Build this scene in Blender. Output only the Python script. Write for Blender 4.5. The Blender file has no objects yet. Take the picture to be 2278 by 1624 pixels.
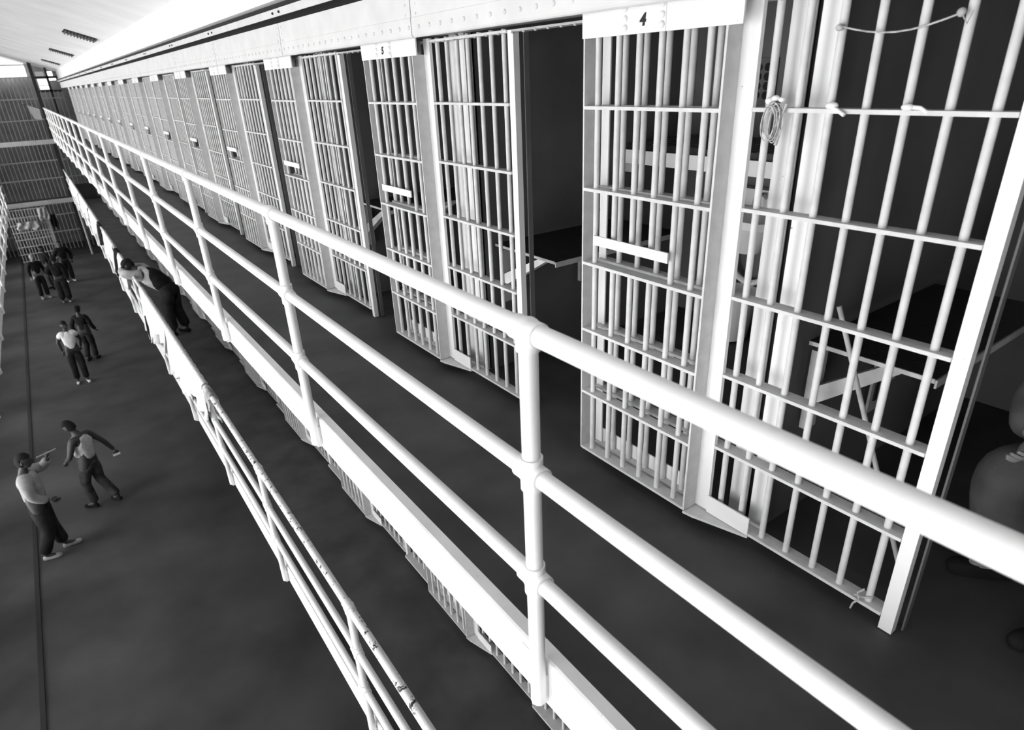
import bpy, bmesh, math, random
from mathutils import Vector, Matrix
C = bpy.context.scene.collection
SC = bpy.context.scene
PI = math.pi
ZO = 1.87                      # height of the eye above the upper gallery floor; geometry below is laid out from eye level
P = 2.155                      # spacing of cells and of railing posts
TIER = 2.68                    # height of one tier
GROUND = -7.10

# ------------------------------------------------------------------ camera
cam_d = bpy.data.cameras.new('camera')
cam = bpy.data.objects.new('camera', cam_d); C.objects.link(cam)
R = [[0.80859939, -0.27464382, 0.52032471], [-0.58709725, -0.31874024, 0.74412464], [-0.03852081, -0.90717993, -0.41897579]]
cam.matrix_world = Matrix(((R[0][0], -R[0][1], -R[0][2], 0), (R[1][0], -R[1][1], -R[1][2], 0), (R[2][0], -R[2][1], -R[2][2], ZO), (0, 0, 0, 1)))
cam_d.sensor_fit = 'HORIZONTAL'; cam_d.sensor_width = 36.0
cam_d.lens = 1403.08 / 2278 * 36.0
cam_d.clip_start = 0.02; cam_d.clip_end = 200
cam_d.dof.use_dof = True; cam_d.dof.focus_distance = 3.4; cam_d.dof.aperture_fstop = 3.6
SC.camera = cam

# ------------------------------------------------------------------ world, exposure
w = bpy.data.worlds.new('world'); SC.world = w; w.use_nodes = True
w.node_tree.nodes['Background'].inputs[0].default_value = (1, 1, 1, 1)
w.node_tree.nodes['Background'].inputs[1].default_value = 0.02
SC.view_settings.view_transform = 'Standard'; SC.view_settings.look = 'None'
SC.view_settings.gamma = 1.0; SC.view_settings.use_curve_mapping = False
SC.view_settings.exposure = 0.0
WINDOW_LIGHT = 1.5            # what the panes look like
WINDOW_POWER = 112.0           # daylight through each tall window of the left wall
END_LIGHT = 2.2
WIN_Y = [-4.6 + 3.0 * i for i in range(14)]
WIN_Z = (-6.7, 0.5)  # out of view; the low stretch is added to brighten the ground floor
for _i, _y in enumerate(WIN_Y):
    _l = bpy.data.lights.new('window_daylight', 'AREA'); _l.shape = 'RECTANGLE'
    _l.size = WIN_Z[1] - WIN_Z[0]; _l.size_y = 1.85; _l.energy = WINDOW_POWER; _l.spread = math.radians(100)
    _o = bpy.data.objects.new('window_daylight', _l); C.objects.link(_o)
    _o.location = (-3.18, _y + 0.95, (WIN_Z[0] + WIN_Z[1]) / 2 + ZO)
    _o.rotation_euler = (0, math.radians(-90), 0)
try:
    SC.cycles.use_denoising = True
    SC.cycles.max_bounces = 6; SC.cycles.diffuse_bounces = 4
except Exception:
    pass

# ------------------------------------------------------------------ materials
def mat(name, col, rough=0.55, var=0.0, scale=8.0, chips=0.0, bump=0.0, spec=0.35, chip_col=0.03, chip_scale=14):
    m = bpy.data.materials.new(name); m.use_nodes = True
    nt = m.node_tree; b = nt.nodes['Principled BSDF']
    b.inputs['Roughness'].default_value = rough
    b.inputs['Specular IOR Level'].default_value = spec
    b.inputs['Base Color'].default_value = (col, col, col, 1)
    tc = nt.nodes.new('ShaderNodeTexCoord')
    last = None
    if var > 0:
        n = nt.nodes.new('ShaderNodeTexNoise'); n.inputs['Scale'].default_value = scale; n.inputs['Detail'].default_value = 6
        nt.links.new(tc.outputs['Object'], n.inputs['Vector'])
        r = nt.nodes.new('ShaderNodeValToRGB')
        lo = max(col * (1 - var), 0); hi = min(col * (1 + var), 1)
        r.color_ramp.elements[0].position = 0.3; r.color_ramp.elements[0].color = (lo, lo, lo, 1)
        r.color_ramp.elements[1].position = 0.7; r.color_ramp.elements[1].color = (hi, hi, hi, 1)
        nt.links.new(n.outputs['Fac'], r.inputs['Fac']); last = r.outputs['Color']
    if chips > 0:
        n2 = nt.nodes.new('ShaderNodeTexNoise'); n2.inputs['Scale'].default_value = chip_scale; n2.inputs['Detail'].default_value = 9
        n2.inputs['Roughness'].default_value = 0.75
        nt.links.new(tc.outputs['Object'], n2.inputs['Vector'])
        r2 = nt.nodes.new('ShaderNodeValToRGB')
        r2.color_ramp.elements[0].position = 1 - chips; r2.color_ramp.elements[0].color = (0, 0, 0, 1)
        r2.color_ramp.elements[1].position = min(1 - chips + 0.02, 1); r2.color_ramp.elements[1].color = (1, 1, 1, 1)
        nt.links.new(n2.outputs['Fac'], r2.inputs['Fac'])
        mx = nt.nodes.new('ShaderNodeMix'); mx.data_type = 'RGBA'
        nt.links.new(r2.outputs['Color'], mx.inputs['Factor'])
        if last: nt.links.new(last, mx.inputs['A'])
        else: mx.inputs['A'].default_value = (col, col, col, 1)
        mx.inputs['B'].default_value = (chip_col, chip_col, chip_col, 1)
        last = mx.outputs['Result']
    if last: nt.links.new(last, b.inputs['Base Color'])
    if bump > 0:
        n3 = nt.nodes.new('ShaderNodeTexNoise'); n3.inputs['Scale'].default_value = scale * 5; n3.inputs['Detail'].default_value = 5
        nt.links.new(tc.outputs['Object'], n3.inputs['Vector'])
        bp = nt.nodes.new('ShaderNodeBump'); bp.inputs['Strength'].default_value = bump; bp.inputs['Distance'].default_value = 0.004
        nt.links.new(n3.outputs['Fac'], bp.inputs['Height']); nt.links.new(bp.outputs['Normal'], b.inputs['Normal'])
    return m

def emit(name, strength):
    m = bpy.data.materials.new(name); m.use_nodes = True
    nt = m.node_tree; nt.nodes.remove(nt.nodes['Principled BSDF'])
    e = nt.nodes.new('ShaderNodeEmission'); e.inputs[0].default_value = (1, 1, 1, 1); e.inputs[1].default_value = strength
    nt.links.new(e.outputs[0], nt.nodes['Material Output'].inputs[0])
    return m

M_WHITE = mat('white_gloss_paint', 0.80, 0.45, 0.05, 5, 0.33, 0.15, chip_scale=22)
M_PIPE = mat('white_pipe_paint', 0.84, 0.42, 0.04, 6, 0.30, 0.1, chip_scale=30)
M_CHIP = mat('chipped_pipe_paint', 0.84, 0.42, 0.04, 6, 0.44, 0.1, chip_scale=16)
M_BARS = mat('pale_bar_paint', 0.60, 0.5, 0.08, 20, 0.0, 0.2)
M_CURB = mat('worn_curb_paint', 0.80, 0.55, 0.08, 4, 0.36, 0.2, chip_col=0.25, chip_scale=26)
M_GIRDER = mat('girder_paint', 0.66, 0.5, 0.06, 6, 0.0, 0.25)
M_FLOOR = mat('gallery_floor_paint', 0.060, 0.6, 0.32, 2.6, 0.30, 0.4, spec=0.3, chip_col=0.12, chip_scale=30)
M_GROUND = mat('ground_floor_concrete', 0.062, 0.7, 0.35, 0.9, 0.30, 0.3, spec=0.25, chip_col=0.16, chip_scale=12)
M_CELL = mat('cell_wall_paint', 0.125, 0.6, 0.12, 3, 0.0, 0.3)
M_CELLFLOOR = mat('worn_cell_floor', 0.10, 0.7, 0.5, 3.0, 0.44, 0.4, chip_col=0.42, chip_scale=5)
M_CEIL = mat('ceiling_plaster', 0.84, 0.8, 0.06, 1.2, 0, 0.3)
M_UPPER = mat('white_plaster', 0.85, 0.7, 0.03, 2, 0, 0.1)
M_BLACK = mat('black_vinyl', 0.012, 0.4, 0.4, 12, 0, 0.6)
M_SLAT = mat('black_metal_and_shade', 0.02, 0.6)  # black metal parts; also colours the shade in recess and groove
M_STEEL = mat('grey_steel', 0.42, 0.5, 0.1, 15)
M_MARK = mat('stencil_ink', 0.02, 0.7)
M_PORC = mat('white_porcelain', 0.8, 0.25)
M_DARKWALL = mat('end_wall_brick_paint', 0.30, 0.8, 0.25, 1.5, 0, 0.4)
M_ENDBAR = mat('end_screen_bars', 0.5, 0.6)
M_ENDBEAM = mat('end_beam_paint', 0.42, 0.6, 0.1, 3)
M_DARKCOL = mat('dark_column_paint', 0.04, 0.6)
M_CLOTH = mat('white_cotton', 0.82, 0.9, 0.06, 9, 0, 0.6, spec=0.1)
M_CLOTHG = mat('grey_cotton', 0.35, 0.9, 0.4, 9, 0, 0.6, spec=0.1)
M_CLOTHD = mat('dark_cotton', 0.013, 0.9, 0.3, 9, 0, 0.6, spec=0.1)
M_TROUS = mat('dark_denim', 0.022, 0.9, 0.45, 7, 0, 0.8, spec=0.1)
M_TROUS2 = mat('faded_denim', 0.05, 0.9, 0.45, 7, 0, 0.8, spec=0.1)
M_JACKET = mat('dark_jacket_cloth', 0.016, 0.9, 0.4, 6, 0, 0.8, spec=0.1)
M_SKIND = mat('dark_skin', 0.045, 0.5, 0.15, 10)
M_SKINL = mat('lighter_skin', 0.20, 0.5, 0.1, 10)
M_HAIR = mat('black_hair', 0.008, 0.9, 0.3, 60, 0, 1.0)
M_ROPE = mat('cord', 0.45, 0.8, 0.3, 60)
M_WOOD = mat('pale_wood', 0.45, 0.6, 0.2, 20)
M_PANE = emit('daylit_frosted_glass', WINDOW_LIGHT)
M_ENDPANE = emit('daylit_end_glass', END_LIGHT)

# ------------------------------------------------------------------ helpers
class MB:
    """collects geometry in eye-level coordinates"""
    def __init__(s): s.v = []; s.f = []
    def add(s, vs, fs):
        o = len(s.v); s.v += [tuple(p) for p in vs]; s.f += [tuple(i + o for i in f) for f in fs]; return s
    def box(s, x0, x1, y0, y1, z0, z1):
        return s.add([(x0,y0,z0),(x1,y0,z0),(x1,y1,z0),(x0,y1,z0),(x0,y0,z1),(x1,y0,z1),(x1,y1,z1),(x0,y1,z1)],
                     [(0,3,2,1),(4,5,6,7),(0,1,5,4),(1,2,6,5),(2,3,7,6),(3,0,4,7)])
    def tube(s, p, q, r, n=12, r2=None, cap=True):
        p = Vector(p); q = Vector(q); d = (q - p).normalized(); r2 = r if r2 is None else r2
        a = d.orthogonal().normalized(); b = d.cross(a)
        vs = []
        for c, rr in ((p, r), (q, r2)):
            for i in range(n):
                t = 2 * PI * i / n; vs.append(c + a * math.cos(t) * rr + b * math.sin(t) * rr)
        fs = [(i, (i + 1) % n, n + (i + 1) % n, n + i) for i in range(n)]
        if cap: fs += [tuple(range(n - 1, -1, -1)), tuple(range(n, 2 * n))]
        return s.add(vs, fs)
    def path(s, pts, r, n=8):
        pts = [Vector(p) for p in pts]; vs = []; fs = []; prev = None
        for i, p in enumerate(pts):
            d = (pts[min(i + 1, len(pts) - 1)] - pts[max(i - 1, 0)]).normalized()
            a = prev - d * prev.dot(d) if prev is not None else d.orthogonal()
            if a.length < 1e-5: a = d.orthogonal()
            a.normalize(); prev = a; b = d.cross(a)
            for k in range(n):
                t = 2 * PI * k / n; vs.append(p + a * math.cos(t) * r + b * math.sin(t) * r)
        for i in range(len(pts) - 1):
            for k in range(n):
                fs.append((i*n + k, i*n + (k+1) % n, (i+1)*n + (k+1) % n, (i+1)*n + k))
        fs += [tuple(range(n - 1, -1, -1)), tuple(range((len(pts)-1)*n, len(pts)*n))]
        return s.add(vs, fs)
    def ball(s, c, rx, ry=None, rz=None, nu=10, nv=7):
        ry = rx if ry is None else ry; rz = rx if rz is None else rz
        vs = [(c[0], c[1], c[2] + rz)]; fs = []
        for j in range(1, nv):
            a = PI * j / nv
            for i in range(nu):
                t = 2 * PI * i / nu; vs.append((c[0] + rx * math.sin(a) * math.cos(t), c[1] + ry * math.sin(a) * math.sin(t), c[2] + rz * math.cos(a)))
        vs.append((c[0], c[1], c[2] - rz)); e = len(vs) - 1
        for i in range(nu):
            fs.append((0, 1 + i, 1 + (i + 1) % nu))
            for j in range(nv - 2):
                a0 = 1 + j * nu; b0 = a0 + nu
                fs.append((a0 + i, b0 + i, b0 + (i + 1) % nu, a0 + (i + 1) % nu))
            a0 = 1 + (nv - 2) * nu; fs.append((a0 + i, e, a0 + (i + 1) % nu))
        return s.add(vs, fs)
    def prism(s, poly, z0, z1):
        n = len(poly); vs = [(x, y, z0) for x, y in poly] + [(x, y, z1) for x, y in poly]
        return s.add(vs, [tuple(range(n - 1, -1, -1)), tuple(range(n, 2 * n))] + [(i, (i+1) % n, n + (i+1) % n, n + i) for i in range(n)])
    def prism_y(s, poly, y0, y1):     # poly in (x,z)
        n = len(poly); vs = [(x, y0, z) for x, z in poly] + [(x, y1, z) for x, z in poly]
        return s.add(vs, [tuple(range(n)), tuple(range(2*n - 1, n - 1, -1))] + [(i, n + i, n + (i+1) % n, (i+1) % n) for i in range(n)])
    def rivet(s, c, axis, r, h=None, n=8):
        h = r * 0.7 if h is None else h
        ax = Vector(axis).normalized(); a = ax.orthogonal().normalized(); b = ax.cross(a); c = Vector(c); vs = []
        for rr, hh in ((1, -0.2), (0.95, 0.35), (0.6, 0.85)):
            for i in range(n):
                t = 2*PI*i/n; vs.append(c + (a*math.cos(t) + b*math.sin(t))*r*rr + ax*h*hh)
        vs.append(c + ax*h)
        fs = []
        for k in range(2):
            for i in range(n): fs.append((k*n+i, k*n+(i+1) % n, (k+1)*n+(i+1) % n, (k+1)*n+i))
        for i in range(n): fs.append((2*n+i, 2*n+(i+1) % n, 3*n))
        return s.add(vs, fs)
    def build(s, name, m, parent=None, smooth=False, kind=None, label=None, local=False):
        me = bpy.data.meshes.new(name)
        if local: vs = s.v
        else:
            off = Vector((0, 0, ZO))
            if parent is not None: off = off - abs_loc(parent)
            vs = [(x + off.x, y + off.y, z + off.z) for x, y, z in s.v]
        me.from_pydata(vs, [], s.f); me.materials.append(m)
        bm = bmesh.new(); bm.from_mesh(me); bmesh.ops.recalc_face_normals(bm, faces=bm.faces); bm.to_mesh(me); bm.free()
        if smooth:
            for p in me.polygons: p.use_smooth = True
            try: me.set_sharp_from_angle(angle=math.radians(45))
            except Exception: pass
        o = bpy.data.objects.new(name, me); C.objects.link(o)
        if parent is not None: o.parent = parent
        if kind: o['kind'] = kind
        if label: o['label'] = label
        return o

def abs_loc(o):
    v = Vector(o.location)
    while o.parent: o = o.parent; v += Vector(o.location)
    return v

def thing(name, label, cat, loc=(0, 0, 0), group=None, rz=0):
    o = bpy.data.objects.new(name, None); C.objects.link(o); o.empty_display_size = 0.1
    o.location = (loc[0], loc[1], loc[2] + ZO); o.rotation_euler = (0, 0, rz)
    o['label'] = label; o['category'] = cat
    if group: o['group'] = group
    return o
def tag(o, label, cat, group=None):
    o['label'] = label; o['category'] = cat
    if group: o['group'] = group
    return o
def struct(name, mb, m, smooth=False, parent=None):
    o = mb.build(name, m, parent, smooth)
    if parent is None: o['kind'] = 'structure'
    return o
KIDS = {}
def copy_tree(root, dloc, label=None, group=None):
    def rec(o, parent):
        c = o.copy(); C.objects.link(c)
        if parent is not None: c.parent = parent
        for ch in list(o.children): rec(ch, c)
        return c
    c = rec(root, None)
    c.location = Vector(root.location) + Vector(dloc)
    if label: c['label'] = label
    if group: c['group'] = group
    return c

ORD = ['first', 'second', 'third', 'fourth', 'fifth', 'sixth', 'seventh', 'eighth', 'ninth', 'tenth', 'eleventh', 'twelfth', 'thirteenth', 'fourteenth', 'fifteenth', 'sixteenth', 'seventeenth', 'eighteenth', 'nineteenth', 'twentieth']
YEND = 36.55

# ------------------------------------------------------------------ floors, walls, ceiling
def slab(dz):
    f = MB().box(0.985, 4.2, -1.15, YEND + 0.2, -1.99 + dz, -1.87 + dz)
    return f
struct('floor', slab(0), M_FLOOR)
struct('floor', slab(-TIER), M_FLOOR)
struct('floor', MB().box(-3.3, 4.3, -5.2, 42, GROUND - 0.2, GROUND), M_GROUND)
struct('trim_1', MB().box(-1.88, -1.82, -2.5, 38.5, GROUND, GROUND + 0.02), mat('gutter_iron', 0.02, 0.7))
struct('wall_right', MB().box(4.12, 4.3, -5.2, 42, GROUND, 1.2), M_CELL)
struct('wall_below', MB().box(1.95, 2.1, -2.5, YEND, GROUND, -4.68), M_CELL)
# ceiling: slopes down to the cell block
sx = lambda x: 1.588 - 0.341 * x
struct('ceiling', MB().prism_y([(1.86, sx(1.86)), (-3.3, sx(-3.3)), (-3.3, sx(-3.3) + 0.15), (4.3, sx(1.86) + 0.15), (4.3, sx(1.86))], -5.2, 42), M_CEIL)
n = 0
for yy in (20.5, 26.0, 30.5, 35.2):
    n += 1
    struct('trim_%d' % (n + 1), MB().prism_y([(0.9, sx(0.9) - 0.002), (-3.3, sx(-3.3) - 0.06), (-3.3, sx(-3.3) + 0.01), (0.9, sx(0.9) + 0.01)], yy, yy + 1.3), M_CEIL)
struct('wall_upper', MB().box(1.85, 2.1, -2.5, 38.6, 0.594, 0.965), M_UPPER)
# left wall with tall windows
WY = WIN_Y
lw = MB()
WZ0, WZ1 = WIN_Z
lw.box(-3.3, -3.2, -5.2, 42, GROUND, WZ0); lw.box(-3.3, -3.2, -5.2, 42, WZ1, 2.7)
e = -5.2
for y in WY:
    lw.box(-3.3, -3.2, e, y, WZ0, WZ1); e = y + 1.9
lw.box(-3.3, -3.2, e, 42, WZ0, WZ1)
struct('wall_left', lw, M_CELL)
for i, y in enumerate(WY):
    o = struct('window_%d' % (i + 1), MB().box(-3.27, -3.26, y, y + 1.9, WZ0, WZ1), M_PANE)
    fr = MB()
    for k in range(4): fr.box(-3.25, -3.21, y + k * 1.9/3 - 0.02, y + k * 1.9/3 + 0.02, WZ0, WZ1)
    for k in range(7): fr.box(-3.25, -3.21, y, y + 1.9, WZ0 + k*(WZ1-WZ0)/6 - 0.02, WZ0 + k*(WZ1-WZ0)/6 + 0.02)
    fr.build('window_frame', M_STEEL, o)

# cell partitions (two tiers) with white channel ends, cell ceilings
def partition(dz, k):
    y = k * P
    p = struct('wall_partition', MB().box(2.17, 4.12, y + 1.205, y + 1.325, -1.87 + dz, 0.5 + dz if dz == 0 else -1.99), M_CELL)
    z0, z1 = -1.86 + dz, (0.42 if dz == 0 else -1.995)
    e = MB().box(2.10, 2.125, y + 1.291, y + 1.345, z0, z1).box(2.10, 2.125, y + 1.181, y + 1.241, z0, z1).box(2.125, 2.17, y + 1.20, y + 1.21, z0, z1).box(2.125, 2.17, y + 1.31, y + 1.32, z0, z1)
    e.build('channel_flange', M_WHITE, p)
    MB().box(2.16, 2.17, y + 1.2, y + 1.32, z0, z1).build('groove_shade', M_SLAT, p)  # black back puts the groove's shade into the colour
    MB().tube((2.095, y + 1.266, z0), (2.095, y + 1.266, z1), 0.011, 10).build('conduit', M_BARS, p, True)
for k in range(-1, 17):
    partition(0, k)
    partition(-TIER, k)
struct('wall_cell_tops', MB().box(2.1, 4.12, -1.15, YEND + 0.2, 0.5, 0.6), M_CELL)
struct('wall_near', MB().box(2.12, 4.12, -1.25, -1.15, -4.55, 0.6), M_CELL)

# ------------------------------------------------------------------ header girder over the cells
hb = thing('riveted_girder', 'white riveted steel girder running over the tops of the upper cell fronts', 'girder', (1.78, 0, 0.192))
seams = [-1.2] + [3.336 - P + P * i for i in range(0, 17)] + [YEND + 0.3]
seams = [s for s in seams if s <= YEND + 0.3]
for a, b in zip(seams[:-1], seams[1:]):
    if b - a < 0.05: continue
    MB().prism_y([(1.79, 0.192), (1.784, 0.197), (1.78, 0.205), (1.78, 0.285), (1.783, 0.287), (1.783, 0.42), (1.80, 0.42), (1.80, 0.192)], a + 0.004, b - 0.004).build('panel', M_GIRDER, hb)
MB().box(1.795, 1.82, -1.2, YEND + 0.3, 0.20, 0.41).build('web', M_SLAT, hb)
MB().box(1.82, 2.1, -1.2, YEND + 0.3, 0.215, 0.225).build('soffit', M_GIRDER, hb)
MB().box(1.786, 1.95, -1.2, YEND + 0.3, 0.405, 0.418).build('top_flange', M_GIRDER, hb)
near = 0
rv = MB(); y = -1.0
while y < YEND:
    if y < 22: rv.rivet((1.78, y, 0.240), (-1, 0, 0), 0.011)
    y += 0.109
for sy in seams[1:-1]:
    if sy < 22:
        for dy in (-0.055, 0.055):
            for z in (0.30, 0.345, 0.39): rv.rivet((1.783, sy + dy, z), (-1, 0, 0), 0.007)
o = rv.build('rivet', M_GIRDER, hb, True); o['kind'] = 'stuff'
ch = thing('steel_channel', 'long pale steel channel with bolt heads above the riveted girder', 'channel', (1.78, 0, 0.465))
MB().prism_y([(1.78, 0.465), (1.78, 0.517), (2.0, 0.517), (2.0, 0.505), (1.79, 0.505), (1.79, 0.465)], -1.2, 38.5).build('channel_rail', M_GIRDER, ch)
MB().box(1.93, 1.95, -1.2, 38.5, 0.40, 0.60).build('recess_shade', M_SLAT, ch)  # black strip standing in for shade in the recesses around the channel
bl = MB()
for i in range(0, 14):
    for dy in (-0.09, 0.06): bl.rivet((1.78, 3.336 + P * i + dy, 0.49), (-1, 0, 0), 0.010, 0.014)
bl.build('bolt', M_SLAT, ch, True)['kind'] = 'stuff'

# ------------------------------------------------------------------ cell gates and fixed grilles
ZB = [-0.14, -0.472, -0.803, -1.13, -1.465]
def make_gate(label, number=None, detail=True):
    t = thing('cell_gate', label, 'cell gate', (1.91, 1.79, -1.80), 'sliding cell gates')
    MB().box(1.91, 1.968, 2.125, 2.133, -1.80, 0.12).build('stile', M_BARS, t)
    MB().box(1.908, 1.992, 1.440, 1.449, -1.80, 0.12).build('stile', M_BARS, t)
    hp = MB().prism_y([(1.905, 0.115), (1.905, 0.30), (1.913, 0.30), (1.913, 0.115)], 1.385, 2.135).build('header_plate', M_WHITE, t)
    MB().box(1.902, 1.9055, 1.70, 1.905, 0.115, 0.30).build('number_plate', M_WHITE, t)
    rv = MB()
    for yy in (1.895, 1.715):
        for zz in (0.137, 0.168, 0.20):
            if detail: MB().rivet((1.902, yy, zz), (-1, 0, 0), 0.0125, 0.010, 12).build('rivet', M_WHITE, t, True)
            else: rv.rivet((1.902, yy, zz), (-1, 0, 0), 0.0105)
    if not detail: rv.build('rivet', M_WHITE, t, True)['kind'] = 'stuff'
    GB = (2.071, 1.956, 1.849, 1.740, 1.628, 1.526); slot = (1.956, 1.849, 1.740)
    if detail:
        for zz in ZB + [-1.795]:
            MB().box(1.909, 1.967, 1.449, 2.125, zz - 0.007, zz + 0.006).build('crossbar', M_BARS, t)
        for yy in GB:
            b = MB()
            if yy in slot:
                b.tube((1.936, yy, -1.795), (1.936, yy, -0.803), 0.0125); b.tube((1.936, yy, -0.685), (1.936, yy, 0.12), 0.0125)
            else: b.tube((1.936, yy, -1.795), (1.936, yy, 0.12), 0.0125)
            b.build('bar', M_BARS, t, True)
    else:
        b = MB()
        for zz in ZB + [-1.795]: b.box(1.909, 1.967, 1.449, 2.125, zz - 0.007, zz + 0.006)
        b.build('crossbar', M_BARS, t)
        b = MB()
        for yy in GB:
            if yy in slot:
                b.tube((1.936, yy, -1.795), (1.936, yy, -0.803), 0.0125, 8); b.tube((1.936, yy, -0.685), (1.936, yy, 0.12), 0.0125, 8)
            else: b.tube((1.936, yy, -1.795), (1.936, yy, 0.12), 0.0125, 8)
        b.build('bar', M_BARS, t, True)
    MB().box(1.898, 1.906, 1.620, 2.047, -0.704, -0.662).build('slot_plate', M_WHITE, t)
    MB().box(1.93, 1.975, 1.50, 2.06, 0.12, 0.19).build('hanger', M_STEEL, t)
    return t

GY = [0.676, 0.786, 0.896, 1.009, 1.119, 1.226, 1.330, 1.546, 1.660, 1.774, 1.885, 1.997]
def make_grille(label, detail=True):
    t = thing('cell_grille', label, 'cell grille', (2.0, 1.35, -1.87), 'fixed cell grilles')
    MB().box(1.995, 2.03, 0.574, 0.619, -1.865, 0.19).build('end_post', M_WHITE, t)
    MB().box(2.045, 2.075, 0.556, 0.562, -1.865, 0.19).build('door_jamb', M_CELL, t)
    MB().box(1.985, 1.993, 1.372, 1.440, -1.795, 0.20).box(1.993, 2.003, 1.372, 1.378, -1.795, 0.20).build('pillar', M_WHITE, t)
    MB().box(2.015, 2.022, 2.085, 2.131, -1.795, 0.19).box(2.022, 2.06, 2.125, 2.131, -1.795, 0.19).build('jamb_plate', M_WHITE, t)
    MB().box(2.028, 2.034, 1.44, 2.12, -1.79, -1.715).build('kick_plate', M_WHITE, t)
    MB().prism([(1.905, 1.445), (1.912, 1.40), (1.982, 1.165), (2.03, 1.165), (2.03, 2.12), (1.975, 2.12), (1.975, 1.445)], -1.815, -1.803).build('foot_plate', M_BARS, t)
    MB().box(1.980, 1.987, 1.165, 1.375, -1.80, -1.715).build('guide_plate', M_WHITE, t)
    if detail:
        for zz in ZB + [-1.797, 0.186]:
            MB().box(1.985, 2.048, 0.619, 1.375, zz - 0.007, zz + 0.006).box(1.994, 2.048, 1.375, 2.12, zz - 0.007, zz + 0.006).build('crossbar', M_BARS, t)
        for yy in GY:
            MB().tube((2.014, yy, -1.80), (2.014, yy, 0.20), 0.0125).build('bar', M_BARS, t, True)
    else:
        b = MB()
        for zz in ZB + [-1.797, 0.186]: b.box(1.985, 2.048, 0.619, 2.12, zz - 0.007, zz + 0.006)
        b.build('crossbar', M_BARS, t)
        b = MB()
        for yy in GY: b.tube((2.014, yy, -1.80), (2.014, yy, 0.20), 0.0125, 8)
        b.build('bar', M_BARS, t, True)
    rv = MB()
    for i in range(14): rv.rivet((1.985, 0.68 + i * 0.105 if i < 7 else 2.18 + (i-7) * 0.09, 0.178), (0, 0, -1), 0.009)
    rv.build('rivet', M_STEEL, t, True)['kind'] = 'stuff'
    MB().box(1.985, 2.05, 2.131, 2.73, 0.180, 0.190).build('lintel', M_STEEL, t)
    return t

def text_mb(ch, size, x, y, z, parent, name='number'):
    cu = bpy.data.curves.new(name, 'FONT'); cu.body = ch; cu.size = size; cu.extrude = 0.001; cu.offset = 0.0022
    cu.align_x = 'CENTER'; cu.align_y = 'CENTER'; cu.shear = 0.15
    tmp = bpy.data.objects.new('tmp', cu); C.objects.link(tmp)
    dg = bpy.context.evaluated_depsgraph_get(); me = bpy.data.meshes.new_from_object(tmp.evaluated_get(dg))
    bpy.data.objects.remove(tmp)
    me.materials.clear(); me.materials.append(M_MARK)
    o = bpy.data.objects.new(name, me); C.objects.link(o); o.parent = parent
    # text plane faces -X, reading direction towards -Y
    al = abs_loc(parent)
    o.matrix_local = Matrix.Translation(Vector((x, y, z + ZO)) - al) @ Matrix(((0, 0, -1, 0), (-1, 0, 0, 0), (0, 1, 0, 0), (0, 0, 0, 1)))
    return o

gate4 = make_gate('nearest barred cell gate, with the number 4 on its white header plate')
gate5 = copy_tree(gate4, (0, P, 0), 'barred cell gate with the number 5 on its white header plate')
far_gate = None
for k in (2, 3):
    copy_tree(gate4, (0, k * P, 0), 'barred cell gate on the upper tier, %s beyond the one numbered 5' % ORD[k - 2])
for k in range(4, 16):
    lab = 'barred cell gate on the upper tier, %s beyond the one numbered 5' % ORD[k - 2]
    if far_gate is None:
        far_gate = make_gate(lab, detail=False); far_gate.location.y += k * P; FG = k
    else: copy_tree(far_gate, (0, (k - FG) * P, 0), lab)
text_mb('4', 0.055, 1.9005, 1.808, 0.157, gate4)
text_mb('5', 0.055, 1.9005, 1.808 + P, 0.157, gate5)
gr0 = make_grille('nearest fixed cell grille, right of the gate numbered 4')
for k in (1, 2, 3):
    copy_tree(gr0, (0, k * P, 0), ['fixed cell grille between the open doorway and the gate numbered 5',
              'fixed cell grille just beyond the gate numbered 5', 'fixed cell grille second beyond the gate numbered 5'][k - 1])
far_gr = None
for k in range(4, 17):
    lab = 'fixed cell grille on the upper tier, %s beyond the gate numbered 5' % ORD[k - 2]
    if far_gr is None:
        far_gr = make_grille(lab, False); far_gr.location.y += k * P
    else: copy_tree(far_gr, (0, (k - 4) * P, 0), lab)
# lower tier fronts: only their feet show below the curb
for k in range(0, 16):
    copy_tree(far_gate, (0, (k - 4) * P, -TIER), 'barred gate of the lower tier, its foot showing below the curb, %s from the camera' % ORD[k])
    copy_tree(far_gr, (0, (k - 4) * P, -TIER), 'fixed grille of the lower tier, its foot showing below the curb, %s from the camera' % ORD[k])

for k in range(0, 12):
    t = thing('doorway_sill', 'steel sill across a lower tier doorway, %s from the camera, between grille feet' % ORD[k], 'sill', (2.0, 2.43 + k * P, -1.80 - TIER))
    MB().box(1.96, 2.06, 2.135 + k * P, 2.725 + k * P, -1.82 - TIER, -1.80 - TIER).build('sill_plate', M_BARS, t)
    for i in range(5): MB().tube((2.03, 2.22 + i * 0.105 + k * P, -1.80 - TIER), (2.03, 2.22 + i * 0.105 + k * P, -1.99), 0.0125, 8).build('bar', M_BARS, t, True)
    for z in (-1.465, -1.13, -0.803): MB().box(2.0, 2.06, 2.135 + k * P, 2.725 + k * P, z - 0.006 - TIER, z + 0.006 - TIER).build('crossbar', M_BARS, t)

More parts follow.
